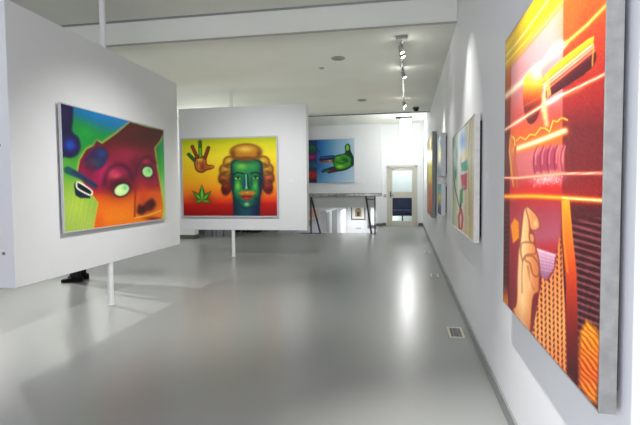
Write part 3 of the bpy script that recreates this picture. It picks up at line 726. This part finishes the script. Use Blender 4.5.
def print_(name, label, x, z, w, h, kind, y=19.9, rz=0, group=None):
    t = thing('framed_print', label, 'picture', (x, y, z), rz, group)
    bm = bmesh.new(); f = .035
    box(bm, -w / 2, -w / 2 + f, -.03, 0, 0, h); box(bm, w / 2 - f, w / 2, -.03, 0, 0, h); box(bm, -w / 2 + f, w / 2 - f, -.03, 0, 0, f); box(bm, -w / 2 + f, w / 2 - f, -.03, 0, h - f, h)
    obj('frame', bm, M['darksteel'] if kind != 'peach' else mat('peach frame', (226, 206, 190), .5), t)
    boxes('mount', mat('mount board', (226, 220, 206), .7) if kind != 'peach' else mat('peach paper', (238, 214, 196), .7), [(-w / 2 + f, w / 2 - f, -.012, -.002, f, h - f)], t)
    bm = bmesh.new()
    if kind == 'arch':     # an arched doorway drawing
        vs = [bm.verts.new((.13 * math.cos(PI * i / 12), -.014, h * .55 + .13 * math.sin(PI * i / 12))) for i in range(13)] + [bm.verts.new((-.13, -.014, .13)), bm.verts.new((.13, -.014, .13))]
        bm.faces.new(vs); obj('picture', bm, mat('sepia drawing', (150, 134, 110), .8, noise=.5, nscale=14), t)
        bm = bmesh.new(); box(bm, -.06, .06, -.018, -.0145, .14, h * .5); obj('picture', bm, mat('dark drawing', (74, 66, 58), .8, noise=.3, nscale=20), t)
    elif kind == 'peach':
        for i in range(4): box(bm, -w * .3, w * (.3 - .12 * (i % 2)), -.014, -.0122, h * (.3 + .12 * i), h * (.36 + .12 * i))
        obj('picture', bm, mat('orange marks', (226, 150, 96), .8), t)
    else:
        box(bm, -w * .25, w * .25, -.014, -.0122, h * .22, h * .78); obj('picture', bm, mat('grey drawing', (150, 150, 150), .8, noise=.3, nscale=14), t)
    return t
print_('p', 'dark framed print of an arch on the white wall below the green hand', -1.99, .03, .59, .66, 'arch')
print_('p', 'narrow framed print partly behind the right balustrade post', -1.28, .17, .30, .5, 'plain')
print_('p', 'pale peach print with orange marks seen behind the left balustrade post', -3.95, -.02, .56, .62, 'peach')
bm = bmesh.new(); box(bm, -.10, .10, -.004, 0, -.03, .03)
o = obj('wall_label', bm, mat('grey card', (176, 176, 174), .6)); o.location = (-1.98, 19.9, -.33); tag(o, 'small grey caption card on the wall below the arch print', 'label')
# grey leaves on the low stair-side wall
for i, (y0, y1) in enumerate(((14.56, 15.05), (15.75, 16.75))):
    boxes('door_%d' % (i + 2), mat('grey door paint', (150, 154, 154), .5), [(-2.45, -2.43, y0, y1, -2.69, .60)], None, .004)['kind'] = 'structure'

# red call point on the pier
t = thing('call_point', 'small red wall box on the white pier left of the beige door', 'alarm', (-.75, YW, 1.02))
boxes('housing', mat('red plastic', (150, 70, 74), .4), [(-.045, .045, -.04, .003, 0, .1)], t, .006)
boxes('face', M['white'], [(-.025, .025, -.043, -.038, .03, .07)], t)

# ------------------------------------------------------------------ low dark cases on the floor in the far left
for x0, x1, lab in ((-5.36, -5.15, 'low black case on the floor, leftmost of three seen below the middle partition'), (-5.0, -4.83, 'low black case, middle one of three seen below the middle partition'), (-4.72, -4.46, 'low black case, rightmost of three seen below the middle partition')):
    t = thing('equipment_case', lab, 'case', ((x0 + x1) / 2, 14.16, 0), 0, 'black cases on the far floor')
    w = (x1 - x0) / 2
    boxes('body', M['black'], [(-w, w, -.16, .16, .02, .42)], t, .012)
    boxes('lid', M['black'], [(-w - .006, w + .006, -.166, .166, .42, .47)], t, .01)
    for sx in (-1, 1):
        for sy in (-1, 1): boxes('foot', M['darksteel'], [(sx * w * .7 - .015, sx * w * .7 + .015, sy * .12 - .015, sy * .12 + .015, 0, .02)], t)

# ------------------------------------------------------------------ floor grilles
def grille(x, y, w, l, label):
    t = thing('floor_grille', label, 'vent', (x, y, 0), 0, 'floor grilles along the right wall')
    boxes('frame', M['beige'], [(-w / 2, w / 2, -l / 2, -l / 2 + .02, 0, .008), (-w / 2, w / 2, l / 2 - .02, l / 2, 0, .008), (-w / 2, -w / 2 + .02, -l / 2 + .02, l / 2 - .02, 0, .008), (w / 2 - .02, w / 2, -l / 2 + .02, l / 2 - .02, 0, .008)], t, .002)
    boxes('duct', mat('duct dark', (70, 66, 60), .7), [(-w / 2 + .02, w / 2 - .02, -l / 2 + .02, l / 2 - .02, .0, .002)], t)
    lst = []; n = 9
    for i in range(n):
        y0 = -l / 2 + .02 + (l - .04) * (i + .2) / n
        lst.append((-w / 2 + .02, w / 2 - .02, y0, y0 + (l - .04) / n * .5, .002, .007))
    lst += [(-w / 6 - .004, -w / 6 + .004, -l / 2 + .02, l / 2 - .02, .002, .0075), (w / 6 - .004, w / 6 + .004, -l / 2 + .02, l / 2 - .02, .002, .0075)]
    boxes('slats', M['steel'], lst, t)
    return t
grille(.443, 4.46, .135, .32, 'metal floor grille nearest the camera, beside the right wall skirting')
grille(.42, 7.36, .12, .30, 'metal floor grille in the middle, along the right wall')
grille(.42, 10.1, .12, .30, 'metal floor grille farthest off, along the right wall')

# ------------------------------------------------------------------ ceiling fittings
def disc(x, y, label):
    t = thing('ceiling_vent', label, 'vent', (x, y, ZC), 0, 'round ceiling vents')
    bm = bmesh.new(); lathe(bm, [(.10, 0), (.105, -.006), (.095, -.016), (.088, -.016)], seg=32); obj('rim', bm, mat('vent rim', (150, 152, 146), .5), t)
    bm = bmesh.new(); lathe(bm, [(.087, -.004), (.087, -.012), (.05, -.018), (.01, -.019)], seg=32); obj('grille', bm, mat('vent face', (128, 130, 126), .6, noise=.15, nscale=90), t)
disc(-.992, 7.05, 'round grey ceiling vent nearer the camera')
disc(-.952, 10.45, 'round grey ceiling vent farther from the camera')
t = thing('ceiling_sprinkler', 'small white sprinkler head on the ceiling left of the nearer vent', 'sprinkler', (-1.33, 7.57, ZC))
bm = bmesh.new(); lathe(bm, [(.04, 0), (.04, -.008), (.02, -.014)]); obj('plate', bm, M['steel'], t)
bm = bmesh.new(); lathe(bm, [(.014, -.012), (.014, -.03), (.03, -.04), (.03, -.05), (.008, -.055)]); obj('head', bm, M['white'], t)
t = thing('ceiling_camera', 'small dark dome camera on the ceiling near the far end of the track', 'camera', (.222, 11.7, ZC))
bm = bmesh.new(); lathe(bm, [(.075, 0), (.075, -.03), (.065, -.035)], seg=28); obj('base', bm, M['darksteel'], t)
bm = bmesh.new(); lathe(bm, [(.062, -.034), (.06, -.06), (.045, -.085), (.02, -.097), (.004, -.1)], seg=28); obj('dome', bm, M['black'], t, smooth=True)

# track with lamp heads
t = thing('track_light', 'ceiling track with small glowing spot lamps running away above the right wall', 'light', (-.06, 6.25, ZC))
boxes('canopy', M['steel'], [(-.07, .07, -.06, .04, -.045, 0)], t, .008)
boxes('track', M['steel'], [(-.014, .014, 0.0, 5.35, -.055, -.035)], t)
for y in (1.8, 3.6, 5.25):
    bm = bmesh.new(); tube(bm, (0, y, -.04), (0, y, 0), .008); obj('hanger', bm, M['steel'], t)
M['bulb'] = mat('lamp face', (255, 250, 240), .4, emit=(255, 248, 236), estr=25)
HEADS = [(.10, -.03, 'r'), (.32, -.02, 'r'), (1.5, .02, 'r'), (4.15, .02, 'r')]
for (y, dx, side) in HEADS:
    aim = Vector((.45, 0, -1)).normalized()
    p0 = Vector((dx * .5, y, -.12))
    bm = bmesh.new(); tube(bm, (0, y, -.05), (p0.x, y, -.10), .007); lathe(bm, [(.018, -.07), (.018, -.05)], (0, y, 0), 12)
    tube(bm, p0 - aim * .04, p0 + aim * .055, .026, .04, seg=20, cap=True)
    h = obj('lamp_head', bm, M['steel'], t)
    bm = bmesh.new(); tube(bm, p0 + aim * .056, p0 + aim * .062, .027, .02, seg=20); obj('bulb', bm, M['bulb'], h)

# white box lantern by the far door
t = thing('box_lantern', 'glowing white box lantern hanging in front of the far end wall', 'light', (-.03, 15.5, ZH + .02))
boxes('ceiling_plate', M['darksteel'], [(-.30, .20, -.12, .12, -.05, 0)], t, .006)
M['lantern'] = mat('lantern diffuser', (255, 255, 255), .5, emit=(255, 255, 252), estr=6)
boxes('shade', M['lantern'], [(-.16, .17, -.16, .16, -.87, -.09)], t, .01)
bm = bmesh.new(); tube(bm, (0, 0, -.09), (0, 0, -.05), .02); obj('stem', bm, M['darksteel'], t)

# ------------------------------------------------------------------ person standing behind the left partition (only the shoes show)
def skin_mesh(name, verts, edges, radii, m, parent, root=0, sub=2):
    me = bpy.data.meshes.new(name); me.from_pydata(verts, edges, []); me.materials.append(m)
    o = bpy.data.objects.new(name, me); COL.objects.link(o)
    md = o.modifiers.new('skin', 'SKIN')
    if not me.skin_vertices:
        me.skin_vertices.new()
    for i, r in enumerate(radii):
        d = me.skin_vertices[0].data[i]; d.radius = r if isinstance(r, tuple) else (r, r); d.use_root = (i == root)
    s = o.modifiers.new('sub', 'SUBSURF'); s.levels = sub; s.render_levels = sub
    md.use_smooth_shade = True
    o.parent = parent
    return o
SKIN = mat('skin', (206, 160, 132), .5); CLOTH = mat('black wool', (18, 18, 20), .85); SHIRT = mat('charcoal jacket', (40, 42, 46), .85); HAIR = mat('brown hair', (62, 44, 32), .7, noise=.3, nscale=40)
LEATHER = mat('black leather', (9, 9, 10), .75, spec=.2)
per = thing('person', 'person in black trousers and black shoes standing behind the left partition', 'person', (-4.80, 6.27, 0), math.radians(108))
V = []; Ed = []; Rd = []
def node(p, r, prev=None):
    V.append(p); Rd.append(r); i = len(V) - 1
    if prev is not None: Ed.append((prev, i))
    return i
pel = node((0, 0, .95), (.15, .11)); wa = node((0, .01, 1.10), (.13, .10), pel); ch = node((0, .01, 1.30), (.16, .115), wa); up = node((0, -.005, 1.42), (.13, .09), ch)
nk = node((0, .0, 1.52), .056, up); jw = node((0, .02, 1.58), (.066, .075), nk); fc = node((0, .015, 1.65), (.076, .095), jw); tp = node((0, .0, 1.73), (.06, .075), fc)
ns = node((0, .125, 1.635), .014, fc)
for s in (-1, 1):
    hip = node((s * .09, 0, .90), .088, pel); kn = node((s * .105, .02, .50), .058, hip); an = node((s * .12, -.03, .10), .036, kn); toe = node((s * .12, .06, .045), .022, an)
    sh = node((s * .19, -.005, 1.40), .058, up); el = node((s * .25, -.03, 1.12), .042, sh); wr = node((s * .25, .08, .89), .028, el); pa = node((s * .245, .11, .82), (.036, .018), wr)
    th = node((s * .225, .14, .82), .010, wr); node((s * .215, .155, .785), .009, th)
    for k, (dy, L) in enumerate(((.030, .070), (.010, .080), (-.010, .074), (-.028, .058))):
        a1 = node((s * .245, .115 + dy, .77), .0095, pa); a2 = node((s * .238, .12 + dy, .77 - L * .55), .0088, a1); node((s * .225, .125 + dy, .77 - L), .008, a2)
body = skin_mesh('body', V, Ed, Rd, SKIN, per)
# trousers
V = []; Ed = []; Rd = []
p0 = node((0, 0, .98), (.165, .125)); p1 = node((0, 0, 1.05), (.155, .12), p0)
for s in (-1, 1):
    a = node((s * .095, 0, .86), .11, p0); k_ = node((s * .108, .02, .50), .085, a); e = node((s * .12, -.005, .13), .078, k_); node((s * .12, .005, .062), .084, e)
skin_mesh('trousers', V, Ed, Rd, CLOTH, per)
V = []; Ed = []; Rd = []
j0 = node((0, .005, 1.22), (.17, .13)); j1 = node((0, .005, 1.0), (.18, .14), j0); j2 = node((0, .005, .9), (.185, .145), j1); j3 = node((0, 0, 1.40), (.15, .105), j0); j4 = node((0, 0, 1.47), (.085, .075), j3)
for s in (-1, 1):
    a = node((s * .19, -.005, 1.40), .075, j3); e = node((s * .25, -.03, 1.12), .06, a); node((s * .25, .065, .92), .046, e)
skin_mesh('jacket', V, Ed, Rd, SHIRT, per)
V = []; Ed = []; Rd = []
h0 = node((0, -.02, 1.725), (.085, .10)); h1 = node((0, -.065, 1.66), (.082, .062), h0); node((0, -.07, 1.58), (.066, .035), h1)
skin_mesh('hair', V, Ed, Rd, HAIR, per)
for s in (-1, 1):
    bm = bmesh.new(); bmesh.ops.create_uvsphere(bm, u_segments=14, v_segments=10, radius=.012, matrix=Matrix.Translation((s * .032, .098, 1.66))); obj('eye', bm, M['white'], per, smooth=True)
bm = bmesh.new(); box(bm, -.024, .024, .085, .103, 1.588, 1.596); obj('mouth', bm, mat('lips', (170, 96, 88), .5), per, .003)
# shoes
for s, off in ((-1, 0), (1, 0)):
    rings = [(-.085, .028, .062), (-.07, .036, .075), (-.02, .037, .085), (.03, .037, .080), (.08, .043, .058), (.13, .047, .046), (.17, .044, .040), (.20, .030, .034), (.213, .012, .026)]
    bm = bmesh.new(); R = []
    for y, hw, h in rings:
        R.append([bm.verts.new((s * .12 + hw * (abs(math.cos(t)) ** .7) * (1 if math.cos(t) >= 0 else -1), y - .02, .016 + (h) * max(0, math.sin(t)) ** .8)) for t in [PI * i / 10 for i in range(11)]])
    for a, b2 in zip(R, R[1:]):
        for i in range(10): bm.faces.new((a[i], b2[i], b2[i + 1], a[i + 1]))
        bm.faces.new((a[10], b2[10], b2[0], a[0]))
    bm.faces.new(R[0]); bm.faces.new(R[-1][::-1])
    so = obj('shoe', bm, LEATHER, per, smooth=True)
    bm = bmesh.new(); top = []; bot = []
    outl = [(hw + .004, y - .02) for y, hw, h in rings]
    pts = [(s * .12 + x, y) for x, y in outl] + [(s * .12 - x, y) for x, y in outl[::-1]]
    top = [bm.verts.new((x, y, .018)) for x, y in pts]; bot = [bm.verts.new((x, y, 0.0)) for x, y in pts]
    bm.faces.new(top); bm.faces.new(bot[::-1])
    for i in range(len(pts)): bm.faces.new((top[i], bot[i], bot[(i + 1) % len(pts)], top[(i + 1) % len(pts)]))
    obj('sole', bm, M['black'], so)

# ------------------------------------------------------------------ light
def spot(name, loc, target, watts, angle, blend=.5, size=.04, col=(1, .985, .955)):
    l = bpy.data.lights.new(name, 'SPOT'); l.energy = watts; l.spot_size = math.radians(angle); l.spot_blend = blend; l.shadow_soft_size = size; l.color = col
    o = bpy.data.objects.new(name, l); COL.objects.link(o); o.location = loc
    o.rotation_euler = (Vector(target) - Vector(loc)).to_track_quat('-Z', 'Y').to_euler(); return o
def point(name, loc, watts, size=.05, col=(1, .97, .93)):
    l = bpy.data.lights.new(name, 'POINT'); l.energy = watts; l.shadow_soft_size = size; l.color = col
    o = bpy.data.objects.new(name, l); COL.objects.link(o); o.location = loc; return o
def area(name, loc, rot, sx, sy, watts, col=(1, 1, 1)):
    l = bpy.data.lights.new(name, 'AREA'); l.shape = 'RECTANGLE'; l.size = sx; l.size_y = sy; l.energy = watts; l.color = col
    o = bpy.data.objects.new(name, l); COL.objects.link(o); o.location = loc; o.rotation_euler = rot; return o

w = bpy.data.worlds.new('world'); scene.world = w; w.use_nodes = True
bg = w.node_tree.nodes['Background']; bg.inputs['Color'].default_value = (.86, .90, 1.0, 1); bg.inputs['Strength'].default_value = .55

# track over the right wall
spot('wall_spot_near', (-.17, 1.75, 3.45), (XR, 1.9, .1), 560, 54, 1., .03)
spot('wall_spot_near', (-.1, 4.63, 3.45), (XR, 4.63, .9), 90, 60, .9, .03)
spot('wall_spot_near', (.1, 4.75, 3.45), (XR, 4.75, 2.0), 48, 30, .8, .03)
spot('wall_spot', (.1, 7.7, ZC - .1), (XR, 7.7, 2.1), 34, 30, .8, .03)
for y, wt in ((6.32, 14), (6.57, 16), (7.78, 44), (10.42, 50)):
    spot('wall_spot', (.03, y, ZC - .2), (XR, y, 1.1), wt, 62, .9, .03)
    point('head_glow', (-.05, y, ZC - .16), 2., .03)
# lamps for the partitions
spot('partition_spot', (-.95, 4.4, 3.48), (-3.3, 5.2, -.4), 340, 86, 1., .03)
spot('partition_spot', (-2.0, 6.05, 3.1), (-2.9, 8.95, .6), 215, 84, 1., .03)
spot('side_spot', (-8.27, 7.5, 3.2), (-3.3, 5.15, .0), 1150, 35, .9, .05)
# lobby beyond the ceiling edge and the stairwell
spot('bulkhead_spot', (-2.6, 13.4, 3.4), (-2.6, 16.9, 1.8), 5, 90, .9, .05)
point('lobby_light', (.05, 15.2, 2.3), 46, .15, (1, 1, 1))
area('stair_light', (-1.6, 18.6, .5), (0, 0, 0), 2.4, 1.2, 60)
area('lobby_behind_door', (-.1, YW + 1.2, 2.7), (0, 0, 0), 1.2, 1.2, 50)
# daylight from the window side behind the camera, then added fill lights without fittings
area('window_light', (-1.8, -3.1, 2.3), (PI / 2, 0, 0), 4.0, 1.8, 112, (.84, .83, 1))
area('window_light', (-1.3, -.8, 1.0), (PI / 2, 0, -PI * .40), 1.6, 1.5, 42, (.84, .87, 1))
area('ceiling_fill', (-2.3, 9.1, 2.97), (PI, 0, 0), 5.0, 6.0, 13.5, (1, 1, .95))  # added upward light, no fitting; brightens the dropped ceiling
for p, wt in (((-6.0, .6, 3.0), 20), ((-8.3, 10.8, 2.9), 60), ((-5.0, 11.2, 2.3), 40)):
    point('room_fill', p, wt, .3, (1, .99, .96))  # unseen point lights added to lift the ceilings

# ------------------------------------------------------------------ camera
cam = bpy.data.cameras.new('camera'); co = bpy.data.objects.new('camera', cam); COL.objects.link(co); scene.camera = co
cam.sensor_width = 36; cam.lens = 476.466 * 36 / 640; cam.clip_start = .05
yaw, pitch, roll = .1799, .0493, -.0089
fwd = Vector((-math.sin(yaw) * math.cos(pitch), math.cos(yaw) * math.cos(pitch), -math.sin(pitch)))
r = Vector((math.cos(yaw), math.sin(yaw), 0)); u = r.cross(fwd)
rr = r * math.cos(roll) + u * math.sin(roll); uu = -r * math.sin(roll) + u * math.cos(roll)
co.matrix_world = Matrix(((rr.x, uu.x, -fwd.x, 0), (rr.y, uu.y, -fwd.y, 0), (rr.z, uu.z, -fwd.z, 1.33), (0, 0, 0, 1)))

vs = scene.view_settings
vs.view_transform = 'Standard'; vs.look = 'None'; vs.exposure = 0.28; vs.gamma = 1.0; vs.use_curve_mapping = False
scene.cycles.max_bounces = 10; scene.cycles.diffuse_bounces = 6; scene.cycles.sample_clamp_indirect = 4
